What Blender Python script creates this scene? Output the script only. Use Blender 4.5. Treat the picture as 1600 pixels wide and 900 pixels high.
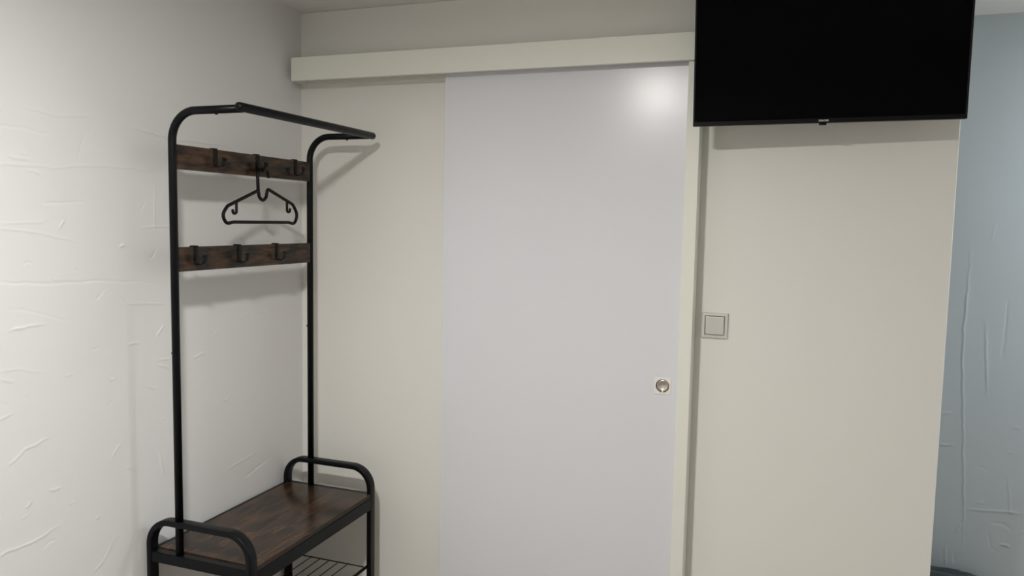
import bpy, bmesh, math
import numpy as np
from mathutils import Vector, Matrix

for o in list(bpy.data.objects):
    bpy.data.objects.remove(o, do_unlink=True)
S = bpy.context.scene
C = S.collection

# ------------------------------------------------------------------ camera, world, exposure
cam_d = bpy.data.cameras.new('camera')
cam = bpy.data.objects.new('camera', cam_d); C.objects.link(cam)
cam_d.sensor_width = 36.0
cam_d.lens = 1196.34 / 1600 * 36.0
cam_d.clip_start = 0.02
r_ = Vector((0.940014, 0.340617, 0.018825)); u_ = Vector((-0.046772, 0.074022, 0.996159)); f_ = Vector((-0.337915, 0.937284, -0.085513))
cm = Matrix((r_, u_, -f_)).transposed().to_4x4()
cm.translation = (1.81807, -2.61834, 1.49513)
cam.matrix_world = cm
S.camera = cam

w = bpy.data.worlds.new('world'); S.world = w; w.use_nodes = True
w.node_tree.nodes['Background'].inputs[0].default_value = (0.5, 0.6, 0.75, 1)
w.node_tree.nodes['Background'].inputs[1].default_value = 0.3      # the room is closed: hardly reaches inside
S.view_settings.view_transform = 'Standard'
S.view_settings.look = 'None'
S.view_settings.gamma = 1.0
S.view_settings.use_curve_mapping = False
S.view_settings.exposure = 0.0
LAMP_MAIN = 575.0
LAMP_ADDED = 360.0  # strength of the added cool lamp for the far wall

# ------------------------------------------------------------------ materials
def mat(name, col, rough=0.5, spec=0.5, metal=0.0, noise=None, bump=None, coat=0.0):
    """noise=(scale, amount) varies the colour a little, bump=(scale, strength, distance) gives fine relief"""
    m = bpy.data.materials.new(name); m.use_nodes = True
    nt = m.node_tree; b = nt.nodes['Principled BSDF']
    b.inputs['Base Color'].default_value = (*col, 1); b.inputs['Roughness'].default_value = rough
    b.inputs['Specular IOR Level'].default_value = spec; b.inputs['Metallic'].default_value = metal
    b.inputs['Coat Weight'].default_value = coat
    tc = nt.nodes.new('ShaderNodeTexCoord')
    if noise:
        n = nt.nodes.new('ShaderNodeTexNoise'); n.inputs['Scale'].default_value = noise[0]; n.inputs['Detail'].default_value = 4
        nt.links.new(tc.outputs['Object'], n.inputs['Vector'])
        r = nt.nodes.new('ShaderNodeValToRGB')
        r.color_ramp.elements[0].position = 0.3; r.color_ramp.elements[1].position = 0.7
        r.color_ramp.elements[0].color = (*[c * (1 - noise[1]) for c in col], 1)
        r.color_ramp.elements[1].color = (*[min(1, c * (1 + noise[1])) for c in col], 1)
        nt.links.new(n.outputs['Fac'], r.inputs['Fac']); nt.links.new(r.outputs['Color'], b.inputs['Base Color'])
    if bump:
        n2 = nt.nodes.new('ShaderNodeTexNoise'); n2.inputs['Scale'].default_value = bump[0]; n2.inputs['Detail'].default_value = 5
        nt.links.new(tc.outputs['Object'], n2.inputs['Vector'])
        bp = nt.nodes.new('ShaderNodeBump'); bp.inputs['Strength'].default_value = bump[1]; bp.inputs['Distance'].default_value = bump[2]
        nt.links.new(n2.outputs['Fac'], bp.inputs['Height']); nt.links.new(bp.outputs['Normal'], b.inputs['Normal'])
    return m

def wood_mat(name):
    m = bpy.data.materials.new(name); m.use_nodes = True
    nt = m.node_tree; b = nt.nodes['Principled BSDF']
    tc = nt.nodes.new('ShaderNodeTexCoord')
    def noise(scale, sc, detail, dist):
        mp = nt.nodes.new('ShaderNodeMapping'); mp.inputs['Scale'].default_value = sc
        n = nt.nodes.new('ShaderNodeTexNoise'); n.inputs['Scale'].default_value = scale
        n.inputs['Detail'].default_value = detail; n.inputs['Distortion'].default_value = dist
        nt.links.new(tc.outputs['Object'], mp.inputs['Vector']); nt.links.new(mp.outputs['Vector'], n.inputs['Vector'])
        return n
    blot = noise(11, (1.5, 0.8, 1.5), 5, 0.4)
    grain = noise(18, (4.2, 0.6, 4.2), 3, 0.3)
    r = nt.nodes.new('ShaderNodeValToRGB'); e = r.color_ramp.elements
    e[0].position = 0.34; e[0].color = (0.0110, 0.0095, 0.0085, 1)
    e[1].position = 0.72; e[1].color = (0.112, 0.056, 0.026, 1)
    k = e.new(0.47); k.color = (0.036, 0.0215, 0.013, 1)
    k = e.new(0.56); k.color = (0.066, 0.035, 0.018, 1)
    mix = nt.nodes.new('ShaderNodeMath'); mix.operation = 'MULTIPLY_ADD'
    mix.inputs[1].default_value = 0.60
    sub = nt.nodes.new('ShaderNodeMath'); sub.operation = 'MULTIPLY_ADD'; sub.inputs[1].default_value = 0.50; sub.inputs[2].default_value = -0.05
    nt.links.new(blot.outputs['Fac'], sub.inputs[0])
    nt.links.new(grain.outputs['Fac'], mix.inputs[0]); nt.links.new(sub.outputs[0], mix.inputs[2])
    nt.links.new(mix.outputs[0], r.inputs['Fac']); nt.links.new(r.outputs['Color'], b.inputs['Base Color'])
    b.inputs['Roughness'].default_value = 0.22
    b.inputs['Specular IOR Level'].default_value = 0.28
    return m

def emit_mat(name, col, strength):
    m = bpy.data.materials.new(name); m.use_nodes = True
    b = m.node_tree.nodes['Principled BSDF']
    b.inputs['Base Color'].default_value = (0.9, 0.9, 0.9, 1)
    b.inputs['Emission Color'].default_value = (*col, 1); b.inputs['Emission Strength'].default_value = strength
    return m

M = dict(
    plaster=mat('white_plaster', (0.80, 0.797, 0.793), 0.55, 0.3, noise=(1.3, 0.012), bump=(45, 0.08, 0.002)),
    cream=mat('cream_wall_paint', (0.855, 0.847, 0.803), 0.6, 0.3, noise=(0.8, 0.01), bump=(220, 0.05, 0.0006)),
    ceiling=mat('ceiling_paint', (0.86, 0.85, 0.83), 0.7, 0.2, bump=(150, 0.05, 0.0008)),
    blue=mat('grey_blue_plaster', (0.545, 0.598, 0.632), 0.5, 0.35, noise=(1.5, 0.02), bump=(45, 0.08, 0.002)),
    floor=mat('brown_floor', (0.28, 0.235, 0.195), 0.45, 0.4, noise=(5, 0.2)),
    door=mat('white_door_lacquer', (0.780, 0.792, 0.838), 0.24, 0.5, bump=(70, 0.10, 0.0006)),
    trim=mat('ivory_trim', (0.86, 0.865, 0.79), 0.42, 0.4, bump=(120, 0.03, 0.0005)),
    track=mat('aluminium_track', (0.45, 0.45, 0.44), 0.4, 0.5, metal=0.8),
    metal=mat('black_powder_coat', (0.0026, 0.0034, 0.0046), 0.38, 0.20, bump=(600, 0.08, 0.0003)),
    hook=mat('black_hook_steel', (0.0045, 0.0047, 0.005), 0.42, 0.22),
    plastic=mat('black_hanger_plastic', (0.004, 0.004, 0.004), 0.45, 0.22),
    wood=wood_mat('rustic_brown_board'),
    edge=mat('dark_board_edge', (0.030, 0.019, 0.013), 0.5, 0.3, noise=(40, 0.3)),
    screen=mat('tv_glass', (0.0010, 0.0011, 0.0015), 0.12, 0.055),
    bezel=mat('tv_bezel', (0.003, 0.0032, 0.0035), 0.35, 0.2),
    tvback=mat('tv_back', (0.012, 0.012, 0.012), 0.6, 0.3),
    logo=mat('tv_lettering', (0.55, 0.55, 0.55), 0.4, 0.4),
    nickel=mat('satin_nickel', (0.98, 0.965, 0.92), 0.30, 0.6, metal=0.35),
    cup=mat('brushed_cup', (0.60, 0.565, 0.50), 0.30, 0.5, metal=1.0, bump=(300, 0.1, 0.0004)),
    groove=mat('dark_groove', (0.05, 0.042, 0.032), 0.5, 0.4),
    gap=mat('switch_gap', (0.30, 0.29, 0.26), 0.5, 0.3),
    switch=mat('silver_switch', (0.70, 0.69, 0.655), 0.24, 0.6, metal=0.2),
    lampbody=mat('white_lamp_body', (0.85, 0.85, 0.85), 0.4, 0.4),
    glow=emit_mat('lamp_diffuser', (1.0, 0.977, 0.94), LAMP_MAIN),
    glow_added=emit_mat('added_lamp_diffuser', (0.88, 0.95, 1.0), LAMP_ADDED),
    bag=mat('dark_green_film', (0.012, 0.020, 0.020), 0.25, 0.6, noise=(30, 0.6)),
)

# ------------------------------------------------------------------ helpers
def link(name, me, m, parent=None, smooth=False):
    o = bpy.data.objects.new(name, me); C.objects.link(o)
    if m: me.materials.append(M[m])
    if parent: o.parent = parent
    if smooth:
        me.polygons.foreach_set('use_smooth', [True] * len(me.polygons))
    return o

def tag(o, label, cat=None, group=None, kind=None):
    o['label'] = label
    if cat: o['category'] = cat
    if group: o['group'] = group
    if kind: o['kind'] = kind
    return o

def bm_obj(name, bm, m, parent=None, smooth=False):
    bmesh.ops.recalc_face_normals(bm, faces=bm.faces)
    me = bpy.data.meshes.new(name); bm.to_mesh(me); bm.free()
    return link(name, me, m, parent, smooth)

def box_bm(bm, lo, hi, bevel=0.0, seg=2):
    lo = Vector(lo); hi = Vector(hi)
    g = bmesh.ops.create_cube(bm, size=1.0)
    vs = g['verts']
    for v in vs:
        v.co = Vector(((lo[i] + hi[i]) / 2 + v.co[i] * (hi[i] - lo[i]) for i in range(3)))
    if bevel:
        es = list({e for v in vs for e in v.link_edges})
        bmesh.ops.bevel(bm, geom=es, offset=bevel, segments=seg, affect='EDGES', profile=0.5)

def box(name, lo, hi, m, parent=None, bevel=0.0, seg=2):
    bm = bmesh.new(); box_bm(bm, lo, hi, bevel, seg)
    return bm_obj(name, bm, m, parent)

def empty(name, loc=(0, 0, 0)):
    o = bpy.data.objects.new(name, None); C.objects.link(o); o.location = loc
    o.empty_display_size = 0.05
    return o

def fillet(pts, r, n=8):
    """round the inner corners of a polyline; r may be one value or one per corner"""
    pts = [Vector(p) for p in pts]; out = [pts[0]]
    for i in range(1, len(pts) - 1):
        rr = r if not isinstance(r, (list, tuple)) else r[i - 1]
        a, b, c = pts[i - 1], pts[i], pts[i + 1]
        d1 = (a - b).normalized(); d2 = (c - b).normalized()
        ang = d1.angle(d2)
        if rr <= 0 or ang > 3.1: out.append(b); continue
        t = min(rr / math.tan(ang / 2), (a - b).length * 0.499, (c - b).length * 0.499)
        rr2 = t * math.tan(ang / 2)
        ctr = b + (d1 + d2).normalized() * (rr2 / math.sin(ang / 2))
        p0 = b + d1 * t; p1 = b + d2 * t
        v0 = p0 - ctr; v1 = p1 - ctr; full = v0.angle(v1); ax = v0.cross(v1).normalized()
        for k in range(n + 1):
            out.append(ctr + Matrix.Rotation(full * k / n, 3, ax) @ v0)
    out.append(pts[-1])
    return out

def sweep(bm, pts, prof, ref, closed=False, cap=True):
    """sweep a 2-D profile [(a, b)] along pts; a along (tangent x ref), b along ref-ish"""
    pts = [Vector(p) for p in pts]; n = len(pts); rings = []
    nrm = Vector(ref).normalized()
    for i in range(n):
        if closed: t = pts[(i + 1) % n] - pts[i - 1]
        else: t = pts[min(i + 1, n - 1)] - pts[max(i - 1, 0)]
        t.normalize()
        nrm = (nrm - t * nrm.dot(t)).normalized()
        s = t.cross(nrm)
        k = 1.0
        rings.append([bm.verts.new(pts[i] + s * a * k + nrm * b * k) for a, b in prof])
    m = len(prof)
    for i in range(n if closed else n - 1):
        A = rings[i]; B = rings[(i + 1) % n]
        for j in range(m):
            f = bm.faces.new((A[j], A[(j + 1) % m], B[(j + 1) % m], B[j])); f.smooth = True
    if cap and not closed:
        bm.faces.new(rings[0][::-1]); bm.faces.new(rings[-1])
    return rings

def circ(r, n=14):
    return [(r * math.cos(2 * math.pi * k / n), r * math.sin(2 * math.pi * k / n)) for k in range(n)]

def rrect(a, b, r, n=3):
    """rounded rectangle profile, half sizes a, b"""
    out = []
    for cx, cy, a0 in ((a - r, b - r, 0), (-(a - r), b - r, 90), (-(a - r), -(b - r), 180), (a - r, -(b - r), 270)):
        for k in range(n + 1):
            t = math.radians(a0 + 90 * k / n); out.append((cx + r * math.cos(t), cy + r * math.sin(t)))
    return out

def tube(name, pts, r, m, parent=None, ref=(0, 1, 0), closed=False, round_ends=False, n=14):
    bm = bmesh.new()
    rings = sweep(bm, pts, circ(r, n), ref, closed, cap=not round_ends)
    if round_ends:
        for ring, d in ((rings[0], Vector(pts[0]) - Vector(pts[1])), (rings[-1], Vector(pts[-1]) - Vector(pts[-2]))):
            d.normalize(); ctr = sum((v.co for v in ring), Vector()) / len(ring); prev = ring
            for k in range(1, 4):
                a = k / 4 * math.pi / 2
                cur = [bm.verts.new(ctr + (v.co - ctr) * math.cos(a) + d * r * 0.7 * math.sin(a)) for v in ring]
                for j in range(len(ring)):
                    f = bm.faces.new((prev[j], prev[(j + 1) % len(ring)], cur[(j + 1) % len(ring)], cur[j])); f.smooth = True
                prev = cur
            bm.faces.new(prev)
    return bm_obj(name, bm, m, parent)

def disc_bm(bm, c, r, h, axis, n=20):
    """short cylinder centred at c"""
    q = Vector((0, 0, 1)).rotation_difference(Vector(axis)).to_matrix().to_4x4()
    bmesh.ops.create_cone(bm, cap_ends=True, segments=n, radius1=r, radius2=r * 0.9, depth=h,
                          matrix=Matrix.Translation(Vector(c)) @ q)

# ------------------------------------------------------------------ the room
XW = -0.03          # left wall
XP = 2.279          # free end of the back wall
YF = 0.73           # wall beyond it
H = 2.298           # ceiling
YB = -3.5; XR = 3.95

def relief(a, b, lines, seed, amp, wid, und):
    """height of hand-trowelled plaster at wall coordinates a, b: soft undulation and raised trowel lines"""
    rng = np.random.default_rng(seed)
    h = np.zeros_like(a)
    for k in range(46):
        fr = rng.uniform(3, 26); th = rng.uniform(0, math.pi); ph = rng.uniform(0, 6.28)
        h += und / fr * 5 * np.sin(fr * (a * math.cos(th) + b * math.sin(th)) + ph) / 6
    for i, ln in enumerate(lines):
        A = amp * rng.uniform(0.55, 1.1); sgn = 1 if rng.random() < 0.7 else -0.7
        # subdivide with a slight waver so that no line is ruler straight
        pts = []
        for p, q in zip(ln[:-1], ln[1:]):
            L = math.hypot(q[0] - p[0], q[1] - p[1]); n = max(2, int(L / 0.02))
            for k in range(n):
                t = k / n; pts.append((p[0] + (q[0] - p[0]) * t + rng.normal(0, 0.0012), p[1] + (q[1] - p[1]) * t + rng.normal(0, 0.0012)))
        pts.append(ln[-1])
        tot = len(pts) - 1
        P = np.array(pts)
        sel = np.where((a > P[:, 0].min() - .05) & (a < P[:, 0].max() + .05) & (b > P[:, 1].min() - .05) & (b < P[:, 1].max() + .05))
        if len(sel[0]) == 0: continue
        sa, sb = a[sel], b[sel]
        best = np.full(sa.shape, 9.0); par = np.zeros(sa.shape); side = np.zeros(sa.shape)
        for k in range(tot):
            px, py = P[k]; dx, dy = P[k + 1] - P[k]; L2 = dx * dx + dy * dy + 1e-12
            t = np.clip(((sa - px) * dx + (sb - py) * dy) / L2, 0, 1)
            d = np.hypot(sa - px - t * dx, sb - py - t * dy)
            u = d < best
            best = np.where(u, d, best); par = np.where(u, (k + t) / tot, par)
            side = np.where(u, np.sign(dx * (sb - py) - dy * (sa - px)), side)
        fade = np.clip(np.minimum(par, 1 - par) * 5, 0.15, 1)
        prof = np.exp(-(best / wid) ** 2) + 0.28 * np.exp(-best / 0.010) * (side > 0)
        h[sel] += A * sgn * fade * prof
    return h

def grid_wall(name, avals, bvals, place, height, m):
    a, b = np.meshgrid(avals, bvals, indexing='ij')
    co = place(a, b, height(a, b)).reshape(-1, 3)
    na, nb = a.shape
    idx = np.arange(na * nb).reshape(na, nb)
    q = np.stack([idx[:-1, :-1], idx[1:, :-1], idx[1:, 1:], idx[:-1, 1:]], -1).reshape(-1, 4)
    me = bpy.data.meshes.new(name)
    me.vertices.add(len(co)); me.vertices.foreach_set('co', co.astype(np.float32).ravel())
    me.loops.add(q.size); me.loops.foreach_set('vertex_index', q.astype(np.int32).ravel())
    me.polygons.add(len(q)); me.polygons.foreach_set('loop_start', np.arange(0, q.size, 4, dtype=np.int32))
    me.polygons.foreach_set('use_smooth', np.ones(len(q), dtype=bool))
    me.update(calc_edges=True); me.validate()
    return link(name, me, m)

LEFT_LINES = [[(-1.047, 1.919), (-0.995, 1.923), (-0.93, 1.919)], [(-0.634, 2.08), (-0.609, 2.08)], [(-0.59, 2.064), (-0.537, 2.066)],
 [(-1.183, 1.764), (-1.137, 1.758), (-1.08, 1.754), (-0.962, 1.77)], [(-0.873, 1.756), (-0.802, 1.749), (-0.701, 1.739), (-0.642, 1.738), (-0.43, 1.74)],
 [(-1.346, 1.71), (-1.194, 1.71), (-1.139, 1.705), (-1.089, 1.702)], [(-1.45, 1.605), (-1.166, 1.617), (-1.085, 1.618), (-1.013, 1.629), (-0.908, 1.633), (-0.805, 1.633), (-0.691, 1.633)],
 [(-1.234, 1.639), (-1.204, 1.633), (-1.165, 1.633)], [(-1.031, 1.636), (-1.017, 1.679), (-1.002, 1.717)], [(-1.355, 1.465), (-1.139, 1.472), (-1.113, 1.503)],
 [(-1.126, 1.52), (-1.074, 1.526), (-1.008, 1.53)], [(-1.356, 1.462), (-1.195, 1.451), (-1.123, 1.437), (-1.012, 1.413)], [(-0.757, 1.589), (-0.761, 1.431)],
 [(-0.82, 1.457), (-0.695, 1.461)], [(-1.461, 1.335), (-1.135, 1.31), (-0.943, 1.304), (-0.815, 1.294), (-0.7, 1.268)],
 [(-1.255, 1.256), (-1.189, 1.244), (-1.118, 1.216), (-1.042, 1.197)], [(-0.888, 1.232), (-0.717, 1.216)], [(-1.248, 1.198), (-1.139, 1.203)],
 [(-1.01, 1.109), (-0.969, 1.114)], [(-1.37, 1.105), (-1.214, 1.093), (-1.173, 1.078), (-1.133, 1.074)], [(-1.271, 1.076), (-1.234, 1.064)],
 [(-1.091, 1.051), (-1.057, 1.052)], [(-0.958, 1.032), (-0.941, 1.013), (-0.922, 1.018)], [(-0.764, 1.114), (-0.727, 1.154)],
 [(-1.266, 0.849), (-1.211, 0.88), (-1.133, 0.894)], [(-0.766, 0.762), (-0.745, 0.664)], [(-1.389, 0.629), (-1.186, 0.627), (-1.099, 0.648)],
 [(-1.087, 0.691), (-1.069, 0.692)], [(-1.229, 0.701), (-1.209, 0.702)], [(-1.02, 0.462), (-0.982, 0.481), (-0.935, 0.538)], [(-1.002, 0.617), (-0.989, 0.62)],
 [(-0.452, 0.596), (-0.294, 0.615)], [(-0.378, 0.535), (-0.212, 0.572)], [(-0.614, 1.022), (-0.578, 1.032), (-0.551, 1.034)], [(-0.522, 1.074), (-0.484, 1.107)]]
FAR_LINES = [[(2.473, 1.495), (2.47, 1.358), (2.466, 1.141), (2.468, 0.974), (2.484, 0.778), (2.506, 0.441), (2.515, 0.225)], [(2.606, 1.257), (2.599, 0.997)],
 [(2.548, 1.538), (2.534, 1.455)], [(2.536, 1.157), (2.561, 0.857)], [(2.648, 0.56), (2.663, 0.421), (2.681, 0.416)], [(2.6, 0.368), (2.643, 0.37), (2.672, 0.349)],
 [(2.594, 0.334), (2.607, 0.272), (2.651, 0.243)], [(2.513, 0.409), (2.604, 0.415), (2.71, 0.421)], [(2.455, 0.26), (2.457, 0.166)], [(2.484, 0.236), (2.489, 0.187)]]

def trowel_marks(n, a0, a1, b0, b1, seed):
    rng = np.random.default_rng(seed); out = []
    for _ in range(n):
        a, b = rng.uniform(a0, a1), rng.uniform(b0, b1); t = rng.normal(0.15, 0.5); l = rng.uniform(0.012, 0.06)
        out.append([(a, b), (a + l * math.cos(t) * .5, b + l * math.sin(t) * .5 + rng.normal(0, .004)), (a + l * math.cos(t), b + l * math.sin(t))])
    return out
LEFT_LINES += trowel_marks(34, -1.4, -0.75, 0.5, 1.75, 21) + trowel_marks(8, -0.7, -0.1, 0.6, 1.9, 22)
FAR_LINES += trowel_marks(10, 2.4, 2.75, 0.2, 0.9, 23)
ya = np.concatenate([np.linspace(YB, -1.41, 40)[:-1], np.arange(-1.41, 0.0005, 0.003)])
zb = np.concatenate([np.linspace(0, 0.3, 8)[:-1], np.arange(0.3, 2.12, 0.003), np.linspace(2.12, H, 16)])
o = grid_wall('wall_left', ya, zb, lambda a, b, h: np.stack([XW + h, a, b], -1),
              lambda a, b: relief(a, b, LEFT_LINES, 5, 0.0017, 0.0024, 0.0008), 'plaster')
tag(o, 'white hand-trowelled plaster wall behind the coat rack', 'wall', kind='structure')
xa = np.concatenate([np.linspace(1.5, 2.3, 12)[:-1], np.arange(2.3, 2.8, 0.0035), np.linspace(2.8, XR, 16)])
zf = np.concatenate([np.arange(0, 1.7, 0.004), np.linspace(1.7, H, 40)])
o = grid_wall('wall_far', xa, zf, lambda a, b, h: np.stack([a, YF - h, b], -1),
              lambda a, b: relief(a, b, FAR_LINES, 8, 0.0015, 0.0028, 0.0008), 'blue')
tag(o, 'grey-blue plaster wall beyond the end of the partition, right edge', 'wall', kind='structure')
o = box('wall_back', (XW - 0.1, 0, 0), (XP, 0.1, H), 'cream', bevel=0.003)
tag(o, 'cream painted partition wall behind the sliding door and television', 'wall', kind='structure')
o = box('floor', (XW - 0.1, YB - 0.1, -0.05), (XR + 0.1, YF + 0.1, 0), 'floor'); tag(o, 'brown floor of the room', 'floor', kind='structure')
o = box('ceiling', (XW - 0.1, YB - 0.1, H), (XR + 0.1, YF + 0.1, H + 0.05), 'ceiling'); tag(o, 'off-white ceiling above the door rail', 'ceiling', kind='structure')
o = box('wall_front', (XW - 0.1, YB - 0.1, 0), (XR + 0.1, YB, H), 'cream'); tag(o, 'cream wall at the other end of the room', 'wall', kind='structure')
o = box('wall_right', (XR, YB, 0), (XR + 0.1, YF + 0.1, H), 'cream'); tag(o, 'cream wall closing the room on the right', 'wall', kind='structure')
o = box('wall_passage', (1.4, 0.1, 0), (1.5, YF + 0.1, H), 'cream'); tag(o, 'cream wall closing the passage behind the partition', 'wall', kind='structure')

# ------------------------------------------------------------------ sliding door, its rail cover and its stop post
DL, DR, DF, DK = 0.622, 1.506, -0.052, -0.012      # leaf left, right, front, back
HX, HZ, HS = 1.4385, 0.9555, 0.0285                # square flush pull
door = empty('door_1', (0, 0, 0))
tag(door, 'smooth lilac-white sliding door leaf hanging under the rail cover', 'door', kind='structure')
bm = bmesh.new()
def quad(bm, *p): return bm.faces.new([bm.verts.new(q) for q in p])
hs = HS - 0.003
X = [DL, HX - hs, HX + hs, DR]; Z = [0.012, HZ - hs, HZ + hs, 2.05]
for i in range(3):
    for j in range(3):
        y = DF + (0.014 if (i == 1 and j == 1) else 0)
        quad(bm, (X[i], y, Z[j]), (X[i + 1], y, Z[j]), (X[i + 1], y, Z[j + 1]), (X[i], y, Z[j + 1]))
        quad(bm, (X[i], DK, Z[j]), (X[i], DK, Z[j + 1]), (X[i + 1], DK, Z[j + 1]), (X[i + 1], DK, Z[j]))
for z in (Z[1], Z[2]): quad(bm, (X[1], DF, z), (X[2], DF, z), (X[2], DF + .014, z), (X[1], DF + .014, z))
for x in (X[1], X[2]): quad(bm, (x, DF, Z[1]), (x, DF, Z[2]), (x, DF + .014, Z[2]), (x, DF + .014, Z[1]))
for j in range(3):
    for x in (DL, DR): quad(bm, (x, DF, Z[j]), (x, DF, Z[j + 1]), (x, DK, Z[j + 1]), (x, DK, Z[j]))
for i in range(3):
    for z in (Z[0], Z[3]): quad(bm, (X[i], DF, z), (X[i + 1], DF, z), (X[i + 1], DK, z), (X[i], DK, z))
bmesh.ops.remove_doubles(bm, verts=bm.verts, dist=1e-5)
leaf = bm_obj('leaf', bm, 'door', door)
# flush pull: square plate with a round hole, a sunk dished cup, a dark groove round it and a little tongue
pf = DF - 0.0022
N = 48; RH = 0.0225
bm = bmesh.new()
ci = [(HX + RH * math.cos(2 * math.pi * k / N), HZ + RH * math.sin(2 * math.pi * k / N)) for k in range(N)]
def sq(t, s):
    c_, s_ = math.cos(t), math.sin(t); q = s / max(abs(c_), abs(s_)); return (HX + q * c_, HZ + q * s_)
so = [sq(2 * math.pi * k / N, HS) for k in range(N)]; si = [sq(2 * math.pi * k / N, HS - 0.001) for k in range(N)]
R0 = [bm.verts.new((x, DF, z)) for x, z in so]; R1 = [bm.verts.new((x, pf + .0008, z)) for x, z in so]
R2 = [bm.verts.new((x, pf, z)) for x, z in si]; R3 = [bm.verts.new((x, pf, z)) for x, z in ci]; R4 = [bm.verts.new((x, DF + .012, z)) for x, z in ci]
for A, B in ((R0, R1), (R1, R2), (R2, R3), (R3, R4)):
    for k in range(N): bm.faces.new((A[k], A[(k + 1) % N], B[(k + 1) % N], B[k]))
pull = bm_obj('flush_pull', bm, 'nickel', door); pull['label'] = 'square satin nickel flush pull'
bm = bmesh.new()
prev = None
for rr, yy in ((RH * 0.999, DF + .0095), (0.0195, DF + .0095)):
    ring = [bm.verts.new((HX + rr * math.cos(2 * math.pi * k / N), yy, HZ + rr * math.sin(2 * math.pi * k / N))) for k in range(N)]
    if prev:
        for k in range(N): bm.faces.new((prev[k], prev[(k + 1) % N], ring[(k + 1) % N], ring[k]))
    prev = ring
bm_obj('groove', bm, 'groove', pull)
bm = bmesh.new(); prev = None
for q in range(9):
    a = q / 8; rr = 0.0200 * (1 - a) + 1e-5; yy = DF + .0015 + 0.005 * (1 - (1 - a) ** 2) if q else DF + .0095
    if q == 1: rr = 0.0200
    ring = [bm.verts.new((HX + rr * math.cos(2 * math.pi * k / N), yy, HZ + rr * math.sin(2 * math.pi * k / N))) for k in range(N)]
    if prev:
        for k in range(N):
            f = bm.faces.new((prev[k], prev[(k + 1) % N], ring[(k + 1) % N], ring[k])); f.smooth = q > 1
    prev = ring
bm_obj('cup', bm, 'cup', pull)
box('tongue', (HX - .0022, DF - .0016, HZ - RH - .0005), (HX + .0022, DF + .004, HZ - .0165), 'nickel', pull, 0.0006, 1)

rail = empty('trim_1', (0, 0, 2.06)); rail_o = Vector((0, 0, 2.06))
tag(rail, 'long ivory boxed rail cover above the sliding door', 'rail cover', kind='structure')
def rel(lo, hi, off): return tuple(Vector(lo) - off), tuple(Vector(hi) - off)
RX0, RX1 = 0.004, 1.60
box('fascia', *rel((RX0, -0.107, 2.0175), (RX1, -0.091, 2.1037), rail_o), 'trim', rail, 0.0012)
box('top_board', *rel((RX0, -0.091, 2.088), (RX1, 0, 2.1037), rail_o), 'trim', rail, 0.0008)
box('end_cap', *rel((RX0 - 0.004, -0.1065, 2.018), (RX0, -0.0005, 2.1032), rail_o), 'trim', rail, 0.0008)
box('end_cap', *rel((RX1, -0.1065, 2.018), (RX1 + 0.004, -0.0005, 2.1032), rail_o), 'trim', rail, 0.0008)
box('backing_board', *rel((RX0, -0.010, 2.0175), (RX1, 0, 2.088), rail_o), 'trim', rail)
box('track', *rel((RX0 + .002, -0.091, 2.056), (RX1 - .002, -0.010, 2.088), rail_o), 'track', rail)

o = box('trim_2', (1.4905, -0.088, 0), (1.5323, 0, 2.0175), 'trim', bevel=0.0015)
tag(o, 'ivory upright stop post at the right edge of the sliding door', 'door post', kind='structure')

# ------------------------------------------------------------------ hall tree: bench, posts, hook boards, hanging bar
Y1, Y2, PX = -0.819, -0.132, 0.100
rack = empty('coat_rack_bench', (0.18, -0.475, 0)); ro = Vector((0.18, -0.475, 0))
tag(rack, 'black tubular coat rack with brown wooden bench seat and two hook boards', 'coat rack')
def L(p): return Vector(p) - ro
TX0, TX1, TZ = -0.008, 0.367, 0.556        # centre lines of the end loops
loop_prof = rrect(0.0092, 0.0165, 0.0035)
for y in (Y1, Y2):
    pts = fillet([L((TX0, y, 0.0)), L((TX0, y, TZ)), L((TX1, y, TZ)), L((TX1, y, 0.0))], 0.078, 12)
    bm = bmesh.new(); sweep(bm, pts, loop_prof, (0, 1, 0))
    fr = bm_obj('end_frame', bm, 'metal', rack)
    for x in (TX0, TX1):
        bm = bmesh.new(); disc_bm(bm, L((x, y, 0.004)), 0.013, 0.008, (0, 0, -1)); bm_obj('foot', bm, 'plastic', fr)
    # seat rail across the loop, on which the post stands
    box('end_rail', L((TX0 + .009, y - .0145, 0.424)), L((TX1 - .009, y + .0145, 0.4575)), 'metal', rack, 0.003)
    # post: lower and upper tube, bent forward at the top
    p = fillet([L((PX, y, 0.4575)), L((PX, y, 1.800)), L((0.352, y, 1.800))], 0.085, 12)
    post = tube('post', p, 0.0118, 'metal', rack, ref=(0, 1, 0), n=18)
    tube('joint_ring', [L((PX, y, 1.0720)), L((PX, y, 1.0735))], 0.0121, 'hook', post, ref=(0, 1, 0), n=18)
    for q, d in (((PX - 0.0118, y, 1.083), (-1, 0, 0)), ((0.262, y, 1.7885), (0, 0, -1))):
        bm = bmesh.new(); disc_bm(bm, L(q) + Vector(d) * .001, 0.0050, 0.0035, d, 12); bm_obj('screw', bm, 'hook', post)
bar = tube('hanging_bar', [L((0.352, -0.833, 1.8035)), L((0.352, -0.102, 1.803))], 0.0130, 'metal', rack, ref=(0, 0, 1), round_ends=True, n=18)

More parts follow.
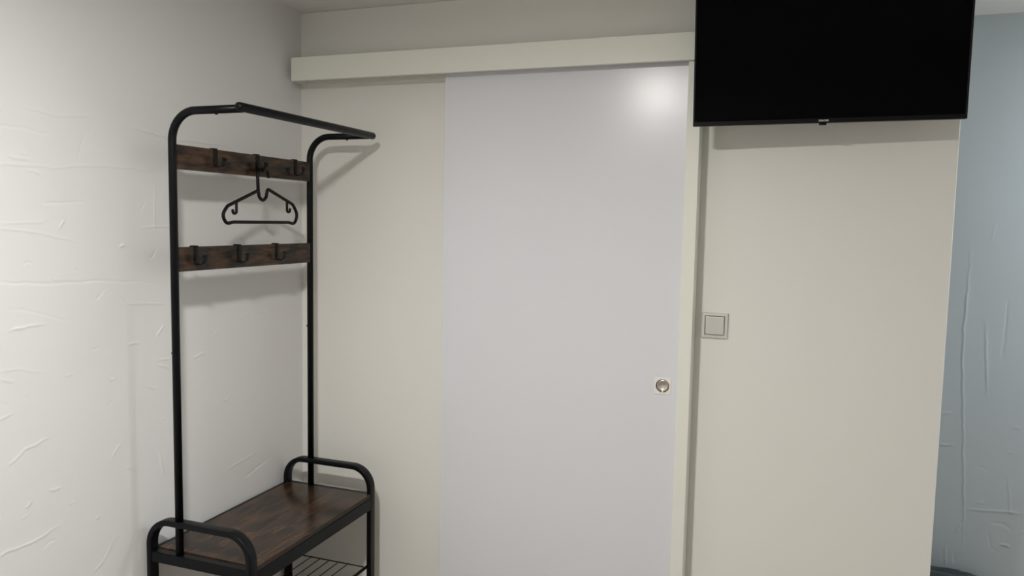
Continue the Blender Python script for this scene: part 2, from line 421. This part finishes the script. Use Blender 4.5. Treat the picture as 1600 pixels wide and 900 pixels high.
# the seat: a board lying in a rail frame
bm = bmesh.new(); box_bm(bm, L((0.003, Y1 + .0155, 0.4455)), L((0.374, Y2 - .0155, 0.4605)), 0.0012, 1)
seat = bm_obj('seat', bm, 'wood', rack)
box('edge_band', L((0.3740, Y1 + .0165, 0.4462)), L((0.3750, Y2 - .0165, 0.4598)), 'edge', seat)
box('front_rail', L((0.352, Y1 + .0150, 0.400)), L((0.3765, Y2 - .0150, 0.4450)), 'metal', rack, 0.003)
box('back_rail', L((-0.016, Y1 + .0150, 0.405)), L((0.002, Y2 - .0150, 0.4580)), 'metal', rack, 0.003)
# wire shelf below
SZ = 0.172
for x, rad in ((TX0 + .012, 0.0045), (TX1 - .012, 0.0058)):
    tube('shelf_rail', [L((x, Y1, SZ)), L((x, Y2, SZ))], rad, 'metal', rack, ref=(0, 0, 1), n=10)
for y in (Y1 + .024, Y2 - .010, (Y1 + Y2) / 2):
    tube('shelf_cross_wire', [L((TX0 + .010, y, SZ - .003)), L((TX1 - .010, y, SZ - .003))], 0.0022, 'metal', rack, ref=(0, 0, 1), n=8)
for k in range(7):
    x = 0.0285 + 0.0412 * k
    tube('shelf_wire', [L((x, Y1 + .024, SZ)), L((x, Y2 - .010, SZ))], 0.0019, 'metal', rack, ref=(0, 0, 1), n=8)

# hook boards, each with three bent strap hooks hung over the top edge
BF, BB = 0.1085, 0.0935
for z0, z1, hy in ((1.6337, 1.7055, (-0.649, -0.4447, -0.2323)), (1.3287, 1.4024, (-0.739, -0.5434, -0.3441))):
    bm = bmesh.new(); box_bm(bm, L((BB, Y1 + .0105, z0)), L((BF, Y2 - .0105, z1)), 0.0010, 1)
    board = bm_obj('hook_board', bm, 'wood', rack)
    for y in hy:
        t = 0.0018
        path = fillet([L((BB - t, y, z1 - 0.022)), L((BB - t, y, z1 + t)), L((BF + t, y, z1 + t)), L((BF + t, y, z1 - 0.055)),
                       L((BF + 0.030, y, z1 - 0.055)), L((BF + 0.036, y, z1 - 0.030))], [0.002, 0.002, 0.007, 0.010], 6)
        bm = bmesh.new(); sweep(bm, path, rrect(t, 0.0080, 0.0012, 2), (0, 1, 0))
        hk = bm_obj('hook', bm, 'hook', board)
        tube('hook_tip', [L((BF + 0.036, y - .0085, z1 - 0.028)), L((BF + 0.036, y + .0085, z1 - 0.028))], 0.0038, 'hook', hk, ref=(0, 0, 1), round_ends=True, n=10)

# ------------------------------------------------------------------ the coat hanger on the middle upper hook
HGX = 0.1300
hg = empty('clothes_hanger', (HGX, -0.4480, 1.47)); ho = Vector(hg.location)
tag(hg, 'black plastic clothes hanger on the middle hook of the upper board', 'clothes hanger')
def G(y, z): return Vector((HGX, y, z)) - ho
out = fillet([G(-0.471, 1.5855), G(-0.622, 1.5300), G(-0.648, 1.5010), G(-0.628, 1.4735), G(-0.596, 1.4788), G(-0.306, 1.4795), G(-0.272, 1.4735),
              G(-0.251, 1.5070), G(-0.280, 1.5440), G(-0.4220, 1.5935), G(-0.430, 1.5640), G(-0.4475, 1.5505), G(-0.466, 1.5640), G(-0.471, 1.5855)],
             [0.03, 0.03, 0.020, 0.02, 0.02, 0.02, 0.03, 0.03, 0.008, 0.012, 0.015, 0.015], 6)
tube('hanger_frame', out, 0.0056, 'plastic', hg, ref=(1, 0, 0), round_ends=True, n=12)
hk = fillet([G(-0.4705, 1.578), G(-0.4735, 1.630), G(-0.470, 1.6540), G(-0.445, 1.6600), G(-0.420, 1.6540), G(-0.416, 1.6330)], [0.02, 0.018, 0.03, 0.018], 6)
tube('hanger_hook', hk, 0.0056, 'plastic', hg, ref=(1, 0, 0), round_ends=True, n=12)
for s, y0, zt in ((-1, -0.580, 1.5455), (1, -0.3145, 1.5555)):
    p = fillet([G(y0, zt), G(y0, zt - .039), G(y0 + s * .016, zt - .039), G(y0 + s * .018, zt - .028)], [0.008, 0.008], 6)
    tube('strap_hook', p, 0.0046, 'plastic', hg, ref=(1, 0, 0), round_ends=True, n=10)

# ------------------------------------------------------------------ television on a wall bracket
TW, TH = 0.744, 0.432
tv = empty('television')
yaw, tilt, rol = 0.0629, 0.0537, -0.0127
tm = Matrix.Rotation(yaw, 4, 'Z') @ Matrix.Rotation(tilt, 4, 'X') @ Matrix.Rotation(rol, 4, 'Y')
tm.translation = (1.8956, -0.18, 1.8015)
tv.matrix_world = tm
tag(tv, 'flat black television mounted high on the partition wall', 'television')
a = TW / 2; bz = 0.0055; bb = 0.0130
# frame: two uprights, a top and a broader chin, in one rim
bm = bmesh.new()
box_bm(bm, (-a, 0, 0), (a, 0.026, bb), 0.0012)
box_bm(bm, (-a, 0, TH - bz), (a, 0.026, TH), 0.0012)
box_bm(bm, (-a, 0.0002, bb * .6), (-a + bz, 0.026, TH - bz * .6), 0.0012)
box_bm(bm, (a - bz, 0.0002, bb * .6), (a, 0.026, TH - bz * .6), 0.0012)
bez = bm_obj('bezel', bm, 'bezel', tv)
box('screen', (-a + bz, 0.0016, bb), (a - bz, 0.020, TH - bz), 'screen', tv)
bm = bmesh.new(); box_bm(bm, (-a + .002, 0.026, 0.002), (a - .002, 0.034, TH - .002), 0.004)
back = bm_obj('back_cover', bm, 'tvback', tv)
box('housing', (-a * .72, 0.034, 0.03), (a * .72, 0.066, TH * .66), 'tvback', back, 0.010)
box('receiver', (-0.0115, 0.004, -0.0060), (0.0085, 0.020, 0.0005), 'bezel', tv, 0.0018)
cu = bpy.data.curves.new('lettering', 'FONT'); cu.body = 'XIAOMI'; cu.size = 0.0072; cu.align_x = 'CENTER'; cu.extrude = 0.0002; cu.space_character = 1.1; cu.offset = 0.00035
tmp = bpy.data.objects.new('lettering_curve', cu); C.objects.link(tmp)
dg = bpy.context.evaluated_depsgraph_get(); me = bpy.data.meshes.new_from_object(tmp.evaluated_get(dg))
bpy.data.objects.remove(tmp, do_unlink=True)
lo = link('lettering', me, 'logo', tv); lo.rotation_euler = (math.pi / 2, 0, 0); lo.location = (-0.0005, -0.0003, 0.0040)
lo['label'] = 'small pale grey lettering'
# bracket: plate on the TV, swivel arm, plate on the wall
br = tube('wall_bracket', [(0, 0.069, 0.215), (0.004, 0.176, 0.206)], 0.014, 'metal', tv, ref=(0, 0, 1), n=12)
box('mount_plate', (-0.055, 0.066, 0.16), (0.055, 0.071, 0.27), 'metal', br, 0.001)
box('wall_plate', (-0.04, 0.176, 0.12), (0.06, 0.182, 0.29), 'metal', br, 0.001)

# ------------------------------------------------------------------ light switch
SX, SZc, SH = 1.5966, 1.1650, 0.0425
sw = empty('light_switch', (SX, 0, SZc))
tag(sw, 'square silver-grey light switch beside the door post', 'light switch')
bm = bmesh.new(); N = 4
def rect(s, y): return [bm.verts.new((sx * s, y, sz * s)) for sx, sz in ((-1, -1), (1, -1), (1, 1), (-1, 1))]
rs = [rect(SH, 0.0), rect(SH, -0.0065), rect(SH - .0022, -0.0090), rect(0.0330, -0.0094), rect(0.0318, -0.0070), rect(0.0318, -0.001)]
for A, B in zip(rs[:-1], rs[1:]):
    for k in range(4): bm.faces.new((A[k], A[(k + 1) % 4], B[(k + 1) % 4], B[k]))
bm_obj('switch_frame', bm, 'switch', sw)
box('gap', (-0.0317, -0.0042, -0.0317), (0.0317, -0.001, 0.0317), 'gap', sw)
bm = bmesh.new(); box_bm(bm, (-0.0300, -0.0105, -0.0300), (0.0300, -0.0040, 0.0300), 0.0016)
for v in bm.verts:
    if v.co.y < -0.008: v.co.y += -0.0018 * v.co.z / 0.03          # the rocker leans: top pressed out
bm_obj('rocker', bm, 'switch', sw)

# ------------------------------------------------------------------ ceiling lamp, and an added cool one
def ceiling_lamp(x, y, r, glow, label):
    z = H
    t = empty('ceiling_lamp', (x, y, z)); tag(t, label, 'lamp')
    bm = bmesh.new(); n = 40; prev = None
    for rr, zz in ((r + .012, 0.0), (r + .016, -0.010), (r + .016, -0.030), (r + .010, -0.038), (r + .001, -0.038), (r + .001, -0.030), (0.001, -0.028)):
        ring = [bm.verts.new((rr * math.cos(2 * math.pi * k / n), rr * math.sin(2 * math.pi * k / n), zz)) for k in range(n)]
        if prev:
            for k in range(n): bm.faces.new((prev[k], prev[(k + 1) % n], ring[(k + 1) % n], ring[k]))
        prev = ring
    bm_obj('lamp_body', bm, 'lampbody', t)
    bm = bmesh.new()
    bm.faces.new([bm.verts.new((r * math.cos(2 * math.pi * k / n), r * math.sin(2 * math.pi * k / n), -0.0365)) for k in range(n)][::-1])
    me = bpy.data.meshes.new('diffuser'); bm.to_mesh(me); bm.free(); link('diffuser', me, glow, t)
    return t
ceiling_lamp(1.079, -1.965, 0.082, 'glow', 'round warm-white ceiling lamp in front of the sliding door')
ceiling_lamp(3.62, 0.36, 0.082, 'glow_added', 'unseen cool-white lamp added in the passage to light the grey-blue wall')  # made-up lamp out of view, brightens the grey-blue far wall

# ------------------------------------------------------------------ dark bag on the floor in the passage
bm = bmesh.new(); bmesh.ops.create_icosphere(bm, subdivisions=5, radius=1.0)
rng = np.random.default_rng(3)
wv = [(rng.normal(0, 5.0, 3), rng.uniform(0, 6.28)) for _ in range(16)]
for v in bm.verts:
    c = v.co.copy()
    d = sum(abs(math.sin(k[0] * c.x + k[1] * c.y + k[2] * c.z + ph)) for k, ph in wv) / 16 - 0.64
    # boxy pillow shape with creases
    q = Vector([math.copysign(abs(t) ** 0.55, t) for t in c])
    q *= 1 + 0.30 * d
    v.co = Vector((q.x * 0.22, q.y * 0.12, max(0.0, 0.097 + q.z * 0.096)))
for f in bm.faces: f.smooth = True
bag = bm_obj('rumpled_bag', bm, 'bag'); bag.location = (2.40, 0.585, 0.0)
tag(bag, 'dark green rumpled bag on the floor against the grey-blue wall', 'bag')
